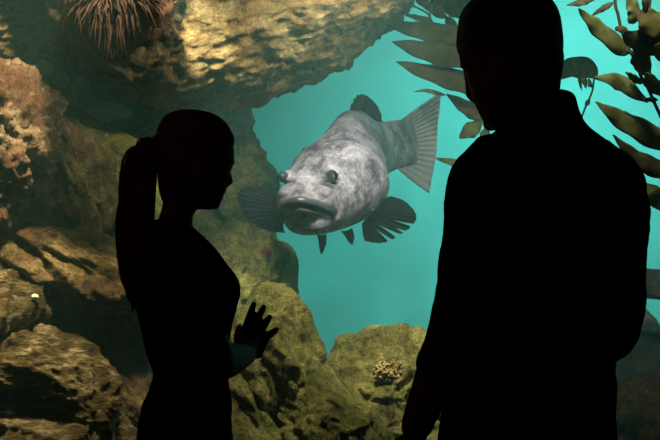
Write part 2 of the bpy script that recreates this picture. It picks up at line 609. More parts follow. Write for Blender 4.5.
# pale rock faces standing in for reflected light on the shaded wall
for k, (px, py, a, b, lb) in enumerate([
        (41, 66, 14, 9, 'pale grey green highlight patch high at left below the top corner rock'),
        (62, 80, 8, 7, 'small round pale highlight patch, second of the row at left'),
        (84, 92, 13, 17, 'tall pale highlight patch above the sunlit crest at left'),
        (105, 112, 32, 9, 'long flat pale highlight patch behind the top of the ponytail')]):
    poly = []
    rs = np.random.RandomState(80 + k)
    for j in range(9):
        q = j / 9 * 2 * math.pi
        s = rs.uniform(.75, 1.15)
        poly.append((px + a * s * math.cos(q), py + b * s * math.sin(q)))
    rock(lb, poly, on_rock(px, py), .07, M['pale'], 90 + k, .012, 5, 5, .8, freq=8, cat='highlight', name='highlight', group='pale highlights built on the shaded rock')


# ------------------------------------------------------------------ small life on the rocks
M['fan'] = plain('red_brown_fan', lin(58, 34, 20), .8, .2, .3, 80)
M['anem'] = plain('anemone_red', lin(150, 52, 66), .7, .2, .2, 80)
M['coral'] = plain('coral_tan', lin(150, 130, 78), .9, .2, .3, 120)
M['shell'] = plain('shell_white', lin(225, 218, 196), .5, .4, .2, 60)

g = Geo()
rs = np.random.RandomState(5)
top = P(112, -14, 3.22)
for k in range(620):
    a = rs.uniform(-1, 1)
    ln = rs.uniform(.2, 1.0) * (1 - .25 * abs(a))
    ex = 112 + a * 50 + rs.normal() * 3
    ey = -14 + 76 * ln * (1 - .25 * a * a)
    yy = rs.uniform(-.16, .05)
    pts = []
    for t in np.linspace(0, 1, 7):
        p = P(112 + (ex - 112) * (1 - (1 - t) ** 1.7), -14 + (ey + 14) * t ** 1.25, 3.24 + yy * t - .05 * math.sin(math.pi * t))
        p = p + rs.normal(size=3) * .004
        pts.append(p)
    g.tube(pts, np.linspace(.0065, .002, 7), 4)
g.tube([top + (0, .05, .1), top + (0, .02, .03), P(113, 4, 3.2)], [.03, .025, .018], 10)
V, fs = ICO[5]
V = np.array(V) * (.15, .06, .13) + P(112, 2, 3.32)
V = V + (V - P(112, 2, 3.32)) * (ridged(V * 16, 5) * .35)[:, None]
g.add(V, fs)
tag(link('sea_fan', g.V(), g.f, M['fan']), 'bushy red brown sea fan drooping from the rock at the top left', 'sea fan')

c = P(267, 251, on_rock(267, 251, -.005))
g = Geo()
g.tube([c + (0, .06, -.005), c], [.02, .02], 12)
for k in range(46):
    u = rs.normal(size=3)
    u[1] = -abs(u[1]) - .1
    u /= np.linalg.norm(u)
    ln = rs.uniform(.02, .036)
    g.tube([c + u * .008, c + u * ln * .6 + rs.normal(size=3) * .002, c + u * ln + rs.normal(size=3) * .005], [.0042, .0036, .0022], 6)
tag(link('sea_anemone', g.V(), g.f, M['anem']), 'small red anemone on the rock below the left fin of the fish', 'anemone')

g = Geo()
CY = on_rock(390, 373, -.02)
for k in range(120):
    a, r = rs.uniform(0, 2 * math.pi), math.sqrt(rs.uniform(0, 1))
    px, py = 390 + 15 * r * math.cos(a), 373 + 12 * r * math.sin(a)
    b = P(px, py, CY + .045 * r * r)
    g.tube([b + (0, .04, 0), b + (rs.normal() * .004, 0, rs.normal() * .004), b + (rs.normal() * .008, -.014, rs.normal() * .008)], [.0055, .006, .0045], 6)
g.ell(P(390, 373, CY + .06), (.055, .05, .045))
tag(link('coral', g.V(), g.f, M['coral']), 'tan knobbly coral clump on the broad yellow green mound', 'coral')

c = P(33, 298, on_rock(33, 298, -.006))
R = []
for t in np.linspace(0, 1, 14):
    r = .017 * math.sqrt(max(1 - (t * 1.0) ** 2, .0004))
    a = np.linspace(0, 2 * math.pi, 28, endpoint=False)
    rr = r * (1 + .06 * np.cos(14 * a))
    R.append(np.stack([c[0] + rr * np.cos(a) * .9 + .006 * t, np.full(28, c[1] + .02 - .028 * t), c[2] + rr * np.sin(a) * .75 + .004 * t], 1))
g = Geo().rings(R)
tag(link('limpet_shell', g.V(), g.f, M['shell']), 'small white limpet shell on the rounded boulder at the left edge', 'shell')

# ------------------------------------------------------------------ fish
m, n, l = new_mat('bass_skin')
out = N(n, 'ShaderNodeOutputMaterial')
b = N(n, 'ShaderNodeBsdfPrincipled', Roughness=.5)
b.inputs['Specular IOR Level'].default_value = .35
l.new(b.outputs[0], out.inputs[0])
tc = N(n, 'ShaderNodeTexCoord')
n1 = N(n, 'ShaderNodeTexNoise', Scale=8, Detail=10, Roughness=.75)
n2 = N(n, 'ShaderNodeTexNoise', Scale=55, Detail=6, Roughness=.8)
n3 = N(n, 'ShaderNodeTexVoronoi', Scale=170)
for k in (n1, n2, n3):
    l.new(tc.outputs['Object'], k.inputs['Vector'])
rp = N(n, 'ShaderNodeValToRGB')
e = rp.color_ramp.elements
e[0].position, e[0].color = .40, lin(58, 52, 60)
e[1].position, e[1].color = .60, lin(158, 149, 160)
l.new(n1.outputs['Fac'], rp.inputs[0])
r2 = N(n, 'ShaderNodeValToRGB')
r2.color_ramp.elements[0].position, r2.color_ramp.elements[0].color = .33, (.28, .25, .24, 1)
r2.color_ramp.elements[1].position, r2.color_ramp.elements[1].color = .60, (1.1, 1.1, 1.1, 1)
l.new(n2.outputs['Fac'], r2.inputs[0])
mx = N(n, 'ShaderNodeMixRGB', blend_type='MULTIPLY')
mx.inputs[0].default_value = .9
l.new(rp.outputs[0], mx.inputs[1]); l.new(r2.outputs[0], mx.inputs[2])
l.new(mx.outputs[0], b.inputs['Base Color'])
bp = N(n, 'ShaderNodeBump', Strength=.6, Distance=.012)
l.new(n2.outputs['Fac'], bp.inputs['Height'])
bp2 = N(n, 'ShaderNodeBump', Strength=.12, Distance=.004)
l.new(n3.outputs['Distance'], bp2.inputs['Height'])
l.new(bp.outputs[0], bp2.inputs['Normal'])
l.new(bp2.outputs[0], b.inputs['Normal'])
M['bass'] = m
M['lip'] = plain('bass_lip', lin(60, 57, 64), .38, .4, .2, 60)
M['fin'] = plain('bass_fin', lin(13, 11, 15), .8, .05, .3, 60)
M['tail'] = plain('bass_tail_fin', lin(128, 120, 118), .6, .2, .5, 22)
M['eye'] = plain('bass_eye', lin(44, 42, 56), .2, .3)
M['pupil'] = plain('bass_pupil', lin(6, 6, 10), .05, .7)

FS = 1.42                                         # the bass is about 1.7 m long


def heading(yaw, pit):
    yaw, pit = math.radians(yaw), math.radians(pit)
    return np.array([-math.sin(yaw) * math.cos(pit), -math.cos(yaw) * math.cos(pit), -math.sin(pit)])


nose = P(301.5, 205, 2.85 * FS)
h1, h2 = heading(13, 10), heading(29, 16)
q = nose - h1 * .12 * FS
ctrl = [nose, nose - h1 * .06 * FS, q, q - h2 * .12 * FS, q - h2 * .24 * FS]
ctrl += [P(x, y, d * FS) for x, y, d in ((354, 167, 3.33), (371, 157, 3.48), (385, 148, 3.62), (402, 143, 3.74), (414, 141, 3.83))]
ctrl = np.array(ctrl)
tt = np.linspace(0, len(ctrl) - 1, 400)
cv = crom(ctrl, tt)
arc = np.concatenate([[0], np.cumsum(np.linalg.norm(np.diff(cv, axis=0), axis=1))])
arc = arc / FS
LEN = arc[-1]
tg = np.gradient(cv, axis=0)
tg /= np.linalg.norm(tg, axis=1)[:, None]


def bend(p):
    """straight fish (x from nose to tail, y to its left, z up) -> place in the tank"""
    p = np.atleast_2d(np.asarray(p, float))
    x = p[:, 0]
    xc = np.clip(x, 0, LEN)
    c = np.stack([np.interp(xc, arc, cv[:, k]) for k in range(3)], 1)
    t = np.stack([np.interp(xc, arc, tg[:, k]) for k in range(3)], 1)
    t /= np.linalg.norm(t, axis=1)[:, None]
    left = np.cross(np.array([0, 0, 1.0]), -t)
    left /= np.linalg.norm(left, axis=1)[:, None]
    up = np.cross(-t, left)
    return c + (t * (x - xc)[:, None] + left * p[:, 1:2] + up * p[:, 2:3]) * FS


#       x     w     top   bot
prof = np.array([
    [0.000, .012, .010, .012],
    [0.012, .060, .030, .050],
    [0.035, .082, .050, .080],
    [0.075, .098, .072, .104],
    [0.120, .108, .098, .120],
    [0.170, .126, .124, .130],
    [0.230, .150, .146, .134],
    [0.300, .156, .164, .132],
    [0.360, .152, .182, .134],
    [0.440, .140, .198, .132],
    [0.540, .120, .208, .126],
    [0.640, .096, .190, .116],
    [0.740, .068, .140, .104],
    [0.830, .046, .112, .104],
    [0.920, .034, .098, .100],
    [LEN, .020, .094, .098]])
xs = np.concatenate([np.linspace(0, .1, 40) ** 1.0, np.linspace(.105, LEN, 150)])
W = np.stack([np.interp(xs, prof[:, 0], prof[:, k]) for k in (1, 2, 3)], 1)
for _ in range(4):
    W[3:-3] = (W[2:-4] + W[3:-3] + W[4:-2]) / 3
a = np.linspace(0, 2 * math.pi, 96, endpoint=False)
R = []
for x, (w_, ht, hb) in zip(xs, W):
    ca, sa = np.cos(a), np.sin(a)
    e = 2.15
    yy = np.sign(ca) * np.abs(ca) ** (2 / e) * w_
    # flanks carry their width low on the head, the back narrows to a ridge
    hz = np.where(sa > 0, ht, hb)
    zz = np.sign(sa) * np.abs(sa) ** (2 / e) * hz
    yy = yy * (1 - .22 * sm(0, 1, sa) * sm(.2, .5, x))
    # step behind the gill cover
    edge = .335 + .03 * np.cos(a * 2) - .02 * np.abs(zz) / .15
    k = 1 + .085 * sm(edge - .12, edge - .01, x) * (1 - sm(edge - .01, edge + .012, x)) * sm(-.1, .25, np.abs(ca))
    R.append(np.stack([np.full(96, x), yy * k, zz * (1 + (k - 1) * .4)], 1))
g = Geo().rings(R)
# lips: two thick arcs, corners drawn down
up_l, lo_l = [], []
for q in np.linspace(-1, 1, 25):
    yq = q * .083
    up_l.append((-.040 + .095 * q * q + .010 * abs(q), yq, .020 - .054 * abs(q) ** 1.8))
    lo_l.append((-.030 + .090 * q * q + .010 * abs(q), yq * .95, -.008 - .036 * abs(q) ** 1.8))
up_l, lo_l = np.array(up_l), np.array(lo_l)
ra = np.array([.0080 + .0055 * (1 - abs(q) ** 3) for q in np.linspace(-1, 1, 25)])
g.tube(up_l, ra, 14)
g.tube(lo_l, ra * .95, 14)
g.ell((.005, 0, .005), (.035, .058, .022))
g.ell((.07, 0, -.062), (.07, .076, .046))                              # chin
for sgn in (-1, 1):
    g.ell((.058, sgn * .050, .028), (.040, .036, .026))                  # cheek pouch over the lip
    g.ell((.130, sgn * .078, .076), (.034, .018, .020))                 # eye bulge
v, f = remesh(g.V(), g.f, .0036, 5)
# creases and folds
def groove(v, pts, width, depth):
    pts = np.asarray(pts, float)
    best = np.full(len(v), 9.0)
    for i in range(len(pts) - 1):
        A, B = pts[i], pts[i + 1]
        ab = B - A
        t = np.clip(((v - A) @ ab) / (ab @ ab), 0, 1)
        best = np.minimum(best, np.linalg.norm(v - (A + t[:, None] * ab), axis=1))
    k = np.exp(-(best / width) ** 2)
    nr = v - np.stack([v[:, 0] + .06, v[:, 1] * .2, v[:, 2] * .2], 1)
    nr /= np.linalg.norm(nr, axis=1)[:, None] + 1e-9
    return v - nr * (k * depth)[:, None], best
def near(v, pts):
    return groove(v, pts, 1, 0)[1]
mouth = np.array([(-.045 + .095 * q * q, q * .083, .005 - .049 * abs(q) ** 1.8) for q in np.linspace(-1, 1, 25)])
v, _ = groove(v, mouth, .006, .014)
for sgn in (-1, 1):
    v, _ = groove(v, [(.05, sgn * .028, .066), (.075, sgn * .056, .066), (.10, sgn * .082, .060), (.12, sgn * .094, .048)], .007, .012)
    v, _ = groove(v, [(.285, sgn * .07, .150), (.315, sgn * .11, .125), (.335, sgn * .138, .085)], .006, .008)
    v, _ = groove(v, [(.335, sgn * .15, .06), (.345, sgn * .155, 0), (.33, sgn * .14, -.06)], .006, .008)
    v, _ = groove(v, [(.12, sgn * .104, .030), (.115, sgn * .108, -.01), (.10, sgn * .10, -.05)], .013, .008)
    v, _ = groove(v, [(.28, sgn * .10, .135), (.318, sgn * .135, .09), (.328, sgn * .15, .03), (.318, sgn * .145, -.03), (.29, sgn * .13, -.08)], .010, -.007)
    v, _ = groove(v, [(.24, sgn * .10, .11), (.27, sgn * .142, .04), (.25, sgn * .14, -.04)], .012, -.005)
    v, _ = groove(v, [(.045, sgn * .026, .066), (.047, sgn * .029, .064)], .006, .014)
    v, _ = groove(v, [(.10, sgn * .086, .054), (.118, sgn * .096, .053), (.14, sgn * .10, .058)], .006, .009)
v = v + fbm(v * 14, 3)[:, None] * .004 * (v / (np.linalg.norm(v, axis=1)[:, None] + 1e-6))
fc = np.array([v[q].mean(0) for q in f])
dl = np.minimum(near(fc, up_l), near(fc, lo_l))
fm = (dl < .0165).astype(int)
froot = root('fish', tuple(bend([(.5, 0, 0)])[0]), 'huge grey sea bass facing the viewer with thick downturned lips', 'fish')
link('body', bend(v), f, [M['bass'], M['lip']], froot, fmat=fm.tolist())
for sgn in (-1, 1):
    c0 = np.array((.108, sgn * .084, .077))
    ax = np.array((-.6, sgn * .75, .15)); ax /= np.linalg.norm(ax)
    g = Geo().ell(c0, (.0185, .0185, .0185), n=28)
    eb = link('eye', bend(g.V()), g.f, M['eye'], froot)
    g = Geo().ell(c0 + ax * .0110, (.0098, .0098, .0098), n=20)
    link('pupil', bend(g.V()), g.f, M['pupil'], eb)


def fan(name, base, tips, mat, nr=56, ns=20, lobes=None, rays=14, corr=.003, thick=.004, sag=0.0, parent=None, label=None, scal=.02):
    base, tips = np.asarray(base, float), np.asarray(tips, float)
    B = crom(base, np.linspace(0, len(base) - 1, nr))
    T = crom(tips, np.linspace(0, len(tips) - 1, nr))
    nrm = np.cross(T[nr // 2] - B[nr // 2], T[-1] - T[0])
    nrm /= np.linalg.norm(nrm)
    V = []
    for i in range(nr):
        u = i / (nr - 1)
        k = 1 - scal * abs(math.sin(u * math.pi * rays))
        if lobes:
            for (c_, w_, d_) in lobes:
                k *= 1 - d_ * math.exp(-((u - c_) / w_) ** 4)
        for s in np.linspace(0, 1, ns):
            p = B[i] + (T[i] - B[i]) * s * k
            p = p + nrm * (corr * math.cos(u * math.pi * 2 * rays) * min(1, s * 3) + sag * math.sin(s * 2.6) * 1.0)
            V.append(p)
    fs = []
    for i in range(nr - 1):
        for j in range(ns - 1):
            q = i * ns + j
            fs.append([q, q + 1, q + ns + 1, q + ns])
    o = link(name, np.array(V), fs, mat, parent)
    s_ = o.modifiers.new('thickness', 'SOLIDIFY')
    s_.thickness = thick
    s_.offset = 0
    if label:
        o['label'] = label
    return o


def Q(x, y, d):
    return P(x, y, d * FS)


PY = 3.12
fan('pectoral_fin', [Q(363, 203, 3.08), Q(366, 210, 3.09), Q(366, 218, 3.1), Q(362, 224, 3.1)],
    [Q(392, 196, PY + .05), Q(406, 201, PY + .03), Q(417, 213, PY), Q(416, 222, PY), Q(408, 230, PY), Q(399, 236, PY), Q(390, 241, PY), Q(379, 243, PY), Q(366, 241, PY)],
    M['fin'], 110, 24, [(.42, .016, .5), (.62, .026, .72), (.735, .02, .68), (.53, .012, .25)], 15, .0028, .004, .02, froot, 'dark ragged pectoral fin')
fan('pectoral_fin', [Q(281, 196, 3.05), Q(279, 206, 3.06), Q(280, 216, 3.06), Q(284, 222, 3.06)],
    [Q(262, 187, 3.16), Q(248, 187, 3.17), Q(238, 193, 3.17), Q(240, 204, 3.16), Q(248, 217, 3.14), Q(258, 226, 3.12), Q(270, 231, 3.1), Q(286, 233, 3.08)],
    M['fin'], 90, 24, None, 14, .003, .004, .012, froot, 'dark fan shaped pectoral fin')
fan('pelvic_fin', [Q(317, 234, 3.0), Q(321, 235, 3.02), Q(326, 234, 3.04)], [Q(319, 246, 3.02), Q(321, 254, 3.03), Q(325, 246, 3.04)], M['fin'], 24, 14, None, 5, .0015, .004, .004, froot, 'small dark pelvic fin')
fan('pelvic_fin', [Q(341, 231, 3.12), Q(346, 231, 3.14), Q(352, 228, 3.16)], [Q(347, 240, 3.12), Q(352, 245, 3.13), Q(354, 238, 3.14)], M['fin'], 24, 14, None, 5, .0015, .004, .004, froot, 'small dark pelvic fin')
fan('dorsal_fin', [Q(350, 113, 3.38), Q(358, 113, 3.42), Q(367, 119, 3.47), Q(375, 127, 3.53), Q(382, 135, 3.58)],
    [Q(352, 104, 3.38), Q(357, 95, 3.41), Q(365, 94, 3.45), Q(374, 101, 3.5), Q(380, 111, 3.55), Q(384, 129, 3.6)], M['fin'], 60, 14, None, 9, .004, .005, 0, froot, 'dark spiny dorsal fin', .07)
fan('tail_fin', [Q(400, 121, 3.70), Q(405, 132, 3.77), Q(407, 143, 3.79), Q(405, 156, 3.77), Q(398, 169, 3.70)],
    [Q(442, 92, 3.98), Q(441, 106, 4.0), Q(439, 122, 4.0), Q(438, 138, 4.0), Q(437, 154, 3.98), Q(434, 172, 3.95), Q(430, 193, 3.9)], M['tail'], 120, 26, None, 17, .002, .006, .01, froot, 'pale grey broad tail fin', .03)

# ------------------------------------------------------------------ kelp
def kelp_mat(name, c1, c2, tl=.35):
    m, n, l = new_mat(name)
    out = N(n, 'ShaderNodeOutputMaterial')
    b = N(n, 'ShaderNodeBsdfPrincipled', Roughness=.6)
    b.inputs['Specular IOR Level'].default_value = .12
    t = N(n, 'ShaderNodeBsdfTranslucent')
    mx = N(n, 'ShaderNodeMixShader')
    mx.inputs[0].default_value = tl
    tc = N(n, 'ShaderNodeTexCoord')
    no = N(n, 'ShaderNodeTexNoise', Scale=14, Detail=7, Roughness=.65)
    l.new(tc.outputs['Object'], no.inputs['Vector'])
    rp = N(n, 'ShaderNodeValToRGB')
    rp.color_ramp.elements[0].position, rp.color_ramp.elements[0].color = .35, c1
    rp.color_ramp.elements[1].position, rp.color_ramp.elements[1].color = .68, c2
    l.new(no.outputs['Fac'], rp.inputs[0])
    l.new(rp.outputs[0], b.inputs['Base Color'])
    l.new(rp.outputs[0], t.inputs[0])
    bp = N(n, 'ShaderNodeBump', Strength=.5, Distance=.006)
    l.new(no.outputs['Fac'], bp.inputs['Height'])
    l.new(bp.outputs[0], b.inputs['Normal'])
    l.new(b.outputs[0], mx.inputs[1]); l.new(t.outputs[0], mx.inputs[2]); l.new(mx.outputs[0], out.inputs[0])
    return m


M['kelp'] = kelp_mat('kelp_olive', lin(84, 86, 44), lin(142, 144, 82), .45)
M['kelpd'] = kelp_mat('kelp_dark', lin(60, 54, 32), lin(100, 90, 54), .3)
M['kelpg'] = kelp_mat('kelp_golden', lin(96, 86, 38), lin(150, 136, 72))
M['stipe'] = plain('kelp_stipe', lin(58, 52, 30), .6, .3, .2, 60)


def blade(fr, pts, wid, Y, mat, dY=0.0, roll=.25, ripple=.006, seed=0, prof=None, frill=0):
    """pts: centre line from the base to the tip; wid: full width in pixels at its broadest"""
    rs = np.random.RandomState(seed + 100)
    nl, nw = 40, 11
    t = np.linspace(0, len(pts) - 1, nl)
    cl = crom(np.array(pts, float), t)
    tn = np.gradient(cl, axis=0)
    tn /= np.linalg.norm(tn, axis=1)[:, None]
    V = []
    ph = rs.uniform(0, 6)
    for i in range(nl):
        u = i / (nl - 1)
        if prof is None:
            w = (math.sin(math.pi * min(1, u * 1.0) ** .75) ** .8) if 0 < u < 1 else 0.0
        else:
            w = np.interp(u, np.linspace(0, 1, len(prof)), prof)
        w = max(w, .02) * wid / 2
        for j in range(nw):
            s = j / (nw - 1) * 2 - 1
            nx, ny = -tn[i][1], tn[i][0]
            k = w * s * (1 + .05 * math.sin(u * 23 + ph + s * 2))
            p = P(cl[i][0] + nx * k, cl[i][1] + ny * k, Y + dY * u)
            wm = w / F * Y
            p[1] += roll * s * wm + ripple * abs(s) ** 1.5 * math.sin(u * 19 + ph + 2.0 * (s > 0)) + .25 * wm * s * s + .02 * math.sin(u * 3 + ph)
            V.append(p)
    fs = [[i * nw + j, i * nw + j + 1, (i + 1) * nw + j + 1, (i + 1) * nw + j] for i in range(nl - 1) for j in range(nw - 1)]
    o = link('blade', np.array(V), fs, mat, fr)
    s_ = o.modifiers.new('thickness', 'SOLIDIFY')
    s_.thickness = .003
    s_.offset = 0
    return o


def stipe(fr, pts, Y, r=.006, dY=0):
    k = len(pts)
    g = Geo().tube([P(x, y, Y + dY * i / (k - 1)) for i, (x, y) in enumerate(pts)], r, 8, 5)
    return link('stipe', g.V(), g.f, M['stipe'], fr)


def bulb(fr, a, b, Y, r=.011):
    A, B = P(*a, Y), P(*b, Y)
    g = Geo().tube([A, A + (B - A) * .3, A + (B - A) * .6, B], [r * .35, r, r * .9, r * .35], 10, 3)
    return link('float', g.V(), g.f, M['stipe'], fr)


Y = 3.3
k1 = root('kelp_frond', P(621, -60, Y), 'kelp frond with one broad olive oval blade, right of the head of the man', 'kelp')
stipe(k1, [(612, -60), (615, 0), (618, 14), (621, 28), (626, 42), (632, 55)], Y)
blade(k1, [(629, 53), (620, 48), (600, 32), (588, 20), (578, 9)], 19, Y, M['kelp'], -.1, .3, .005, 1)
bulb(k1, (630, 53), (620, 49), Y - .01)
blade(k1, [(628, 24), (633, 14), (630, 2), (624, -14)], 15, Y + .03, M['kelp'], 0, .3, .005, 2)
blade(k1, [(614, 2), (606, 7), (598, 12), (590, 17)], 6, Y + .02, M['kelpd'], .05, .3, .003, 3)
blade(k1, [(600, -6), (588, -1), (578, 3), (566, 6)], 8, Y + .05, M['kelpd'], .05, .3, .003, 4)

Y = 3.15
k2 = root('kelp_frond', P(650, -60, Y), 'nearest kelp frond at the right edge, with dark folded and golden blades', 'kelp')
stipe(k2, [(668, -60), (655, -20), (650, 0), (648, 20), (641, 44), (639, 70), (648, 88), (655, 104), (664, 124)], Y + .04)
blade(k2, [(622, 33), (634, 40), (650, 43), (672, 42), (700, 38)], 25, Y, M['kelpd'], 0, .4, .006, 11, [.1, .6, .9, 1, 1, .8, .3])
blade(k2, [(616, 27), (622, 31), (628, 38)], 7, Y + .01, M['kelpd'], 0, .3, .002, 17)
blade(k2, [(646, 6), (650, 18), (658, 30), (670, 36)], 26, Y - .06, M['kelpg'], 0, .25, .006, 12, [.15, .7, 1, .9, .6, .1])
bulb(k2, (645, -4), (646, 13), Y - .05, .012)
blade(k2, [(634, 48), (640, 56), (646, 66), (653, 78)], 19, Y + .03, M['kelpd'], 0, .3, .005, 13)
blade(k2, [(648, 72), (654, 82), (660, 90), (670, 98)], 14, Y + .02, M['kelp'], 0, .3, .004, 14)
blade(k2, [(645, 82), (638, 79), (631, 76), (624, 73)], 8, Y + .05, M['kelp'], -.05, .2, .003, 15)
blade(k2, [(650, 101), (640, 96), (622, 84), (608, 80), (592, 78)], 18, Y + .06, M['kelp'], .05, .3, .004, 16, [.15, .35, .62, .95, 1, .75, .4, .1])
bulb(k2, (657, 100), (646, 99), Y + .06, .010)
blade(k2, [(656, 60), (664, 50), (675, 45)], 20, Y - .03, M['kelp'], 0, .3, .004, 18)

Y = 3.25
k3 = root('kelp_frond', P(700, 60, Y), 'kelp frond with three long pointed blades behind the shoulder of the man', 'kelp')
stipe(k3, [(716, -80), (708, 0), (700, 60), (693, 110), (694, 150), (695, 180), (698, 230)], Y)
blade(k3, [(695, 149), (668, 141), (640, 128), (615, 115), (595, 102)], 25, Y, M['kelp'], -.05, .3, .006, 21)
blade(k3, [(696, 180), (668, 171), (645, 162), (628, 151), (612, 135)], 20, Y - .05, M['kelpd'], -.05, .3, .006, 22)
blade(k3, [(698, 218), (680, 211), (658, 198), (644, 188), (630, 176)], 22, Y - .02, M['kelp'], .05, .3, .006, 23)
blade(k3, [(660, 130), (645, 126), (632, 118), (624, 111)], 8, Y + .06, M['kelp'], 0, .3, .003, 24)

Y = 4.6
k4 = root('kelp_frond', P(586, 130, Y), 'hazy kelp tip with a frilled oval blade just right of the neck of the man', 'kelp')
stipe(k4, [(545, 330), (556, 240), (568, 170), (576, 140), (580, 122), (586, 106), (592, 92), (594, 80)], Y, .005)
blade(k4, [(596, 78), (588, 70), (576, 67), (562, 72), (545, 82)], 23, Y, M['kelp'], .1, .3, .01, 31)
for j in range(5):
    blade(k4, [(577 + j * 3.6, 76 + j), (580 + j * 3, 82 + j), (583 + j * 2.2, 90 - j)], 3.4, Y - .03, M['kelp'], 0, .2, .002, 32 + j)
blade(k4, [(584, 106), (588, 102), (591, 99)], 5, Y, M['kelp'], 0, .2, .002, 38)
blade(k4, [(580, 122), (576, 112), (574, 104)], 4, Y, M['kelp'], 0, .2, .002, 39)

Y = 5.2
k5 = root('kelp_frond', P(478, -60, Y), 'hazy kelp frond with long pointed blades left of the head of the man', 'kelp')
stipe(k5, [(478, -60), (474, 0), (470, 30), (474, 60), (482, 90), (486, 120), (492, 150)], Y + .05, .007)
blade(k5, [(478, 40), (458, 36), (430, 31), (408, 27), (385, 25)], 23, Y, M['kelpd'], .05, .3, .008, 41)
blade(k5, [(486, 60), (466, 57), (440, 53), (415, 47), (392, 41)], 26, Y - .05, M['kelpd'], .05, .3, .008, 42)
blade(k5, [(494, 96), (474, 86), (450, 78), (422, 70), (396, 61)], 24, Y - .02, M['kelpd'], .05, .3, .008, 43)
blade(k5, [(490, 122), (476, 112), (462, 104), (446, 94)], 17, Y + .06, M['kelpd'], .05, .3, .006, 44)
blade(k5, [(484, 118), (476, 126), (468, 132), (459, 138)], 17, Y + .03, M['kelp'], .05, .3, .006, 45, [.1, .5, .9, 1, .6, .15])
blade(k5, [(490, 128), (484, 134), (486, 142), (488, 150)], 8, Y + .03, M['kelp'], .05, .3, .004, 46)
blade(k5, [(446, 95), (436, 93), (426, 91), (414, 92)], 4.5, Y + .06, M['kelpg'], .05, .2, .003, 47)
blade(k5, [(478, 170), (466, 166), (450, 162), (435, 158)], 9, Y + .06, M['kelp'], .05, .2, .003, 48)

Y = 5.3
k6 = root('kelp_frond', P(440, -60, Y), 'hazy tangled kelp frond at the top edge, left of the head of the man', 'kelp')
stipe(k6, [(404, -20), (408, 2), (418, 8), (428, 14), (432, 24)], Y, .006)
stipe(k6, [(450, -40), (440, -10), (432, 6), (430, 16), (434, 26)], Y, .006)
blade(k6, [(432, 20), (422, 19), (412, 16), (402, 12)], 6, Y, M['kelpd'], 0, .3, .004, 51)
blade(k6, [(440, -6), (436, 4), (440, 12), (448, 18)], 13, Y, M['kelpd'], 0, .3, .006, 52)
blade(k6, [(436, -8), (450, 4), (462, 12), (474, 24)], 17, Y + .04, M['kelpd'], 0, .3, .006, 53)
blade(k6, [(460, -12), (464, 0), (468, 10), (470, 20)], 14, Y + .02, M['kelpd'], 0, .3, .006, 54)
blade(k6, [(424, -12), (420, -2), (428, 6), (434, 14)], 10, Y, M['kelpd'], 0, .3, .005, 55)
blade(k6, [(447, 16), (452, 24), (458, 30)], 9, Y, M['kelpd'], 0, .3, .004, 56)

# ------------------------------------------------------------------ people
M['skin'] = plain('skin', lin(96, 56, 42), .7, .06, .1, 120, .04)
M['hairw'] = plain('hair_auburn', lin(112, 30, 18), .7, .03, .3, 200)
M['hairm'] = plain('hair_dark', lin(30, 24, 20), .6, .2, .6, 300)
M['tee'] = plain('tee_black', lin(10, 10, 12), .95, .0, .3, 300)
M['jean'] = plain('jeans_black', lin(16, 17, 22), .9, .1, .3, 300)
M['knit'] = plain('jumper_black', lin(12, 12, 14), .95, .05, .6, 220)
M['shoe'] = plain('shoe_black', lin(16, 16, 17), .5, .3)
M['tie'] = plain('hair_tie', lin(18, 16, 18), .7, .2)
M['eyew'] = plain('eye_white', lin(110, 105, 100), .5, .05)


def unit(v):
    v = np.asarray(v, float)
    return v / np.linalg.norm(v)


def hand(g, wrist, along, thumb, curl=.5, size=1.0, spread=.12):
    """open or relaxed hand; along = wrist to fingers, thumb = towards the thumb side"""
    al, th = unit(along), unit(thumb)
    th = unit(th - al * np.dot(th, al))
    pal = np.cross(al, th)
    s = size
    if curl < 0:
        pal, curl = -pal, -curl
    kn = []
    for k, (t, d) in enumerate([(.031, .088), (.010, .092), (-.011, .088), (-.030, .079)]):
        kp = wrist + al * d * s + th * t * s
        g.tube([wrist + th * t * .55 * s, wrist + (kp - wrist) * .5 + th * t * .15 * s, kp], [.016 * s, .0135 * s, .0105 * s], 10)
        kn.append(kp)
    g.ell(wrist + al * .05 * s, (.036 * s, .014 * s, .044 * s), np.stack([th, pal, al]))
    for k, (ln, r) in enumerate([(.072, .0088), (.080, .009), (.074, .0086), (.058, .0075)]):
        d = unit(al + th * spread * (1.5 - k) / 1.5)
        p = kn[k]
        pts, rr = [p], [r * 1.12 * s]
        for j, (fr_, cu) in enumerate([(.46, .5), (.30, 1.0), (.24, .8)]):
            an = curl * cu * (.8 + .1 * k)
            d = unit(d * math.cos(an) + pal * math.sin(an))
            p = p + d * ln * fr_ * s
            pts.append(p)
            rr.append(r * s * (1.0, .92, .8)[j])
        g.tube(pts, rr, 10, 3)
    d = unit(al * .62 + th * .78 + pal * .25)
    p = wrist + al * .022 * s + th * .024 * s
    pts = [p]
    for j, ln in enumerate((.040, .032, .026)):
        p = p + d * ln * s
        pts.append(p)
        d = unit(d + al * .35 + pal * .12 * curl)
    g.tube(pts, np.array([.015, .0118, .0105, .0088]) * s, 10, 3)


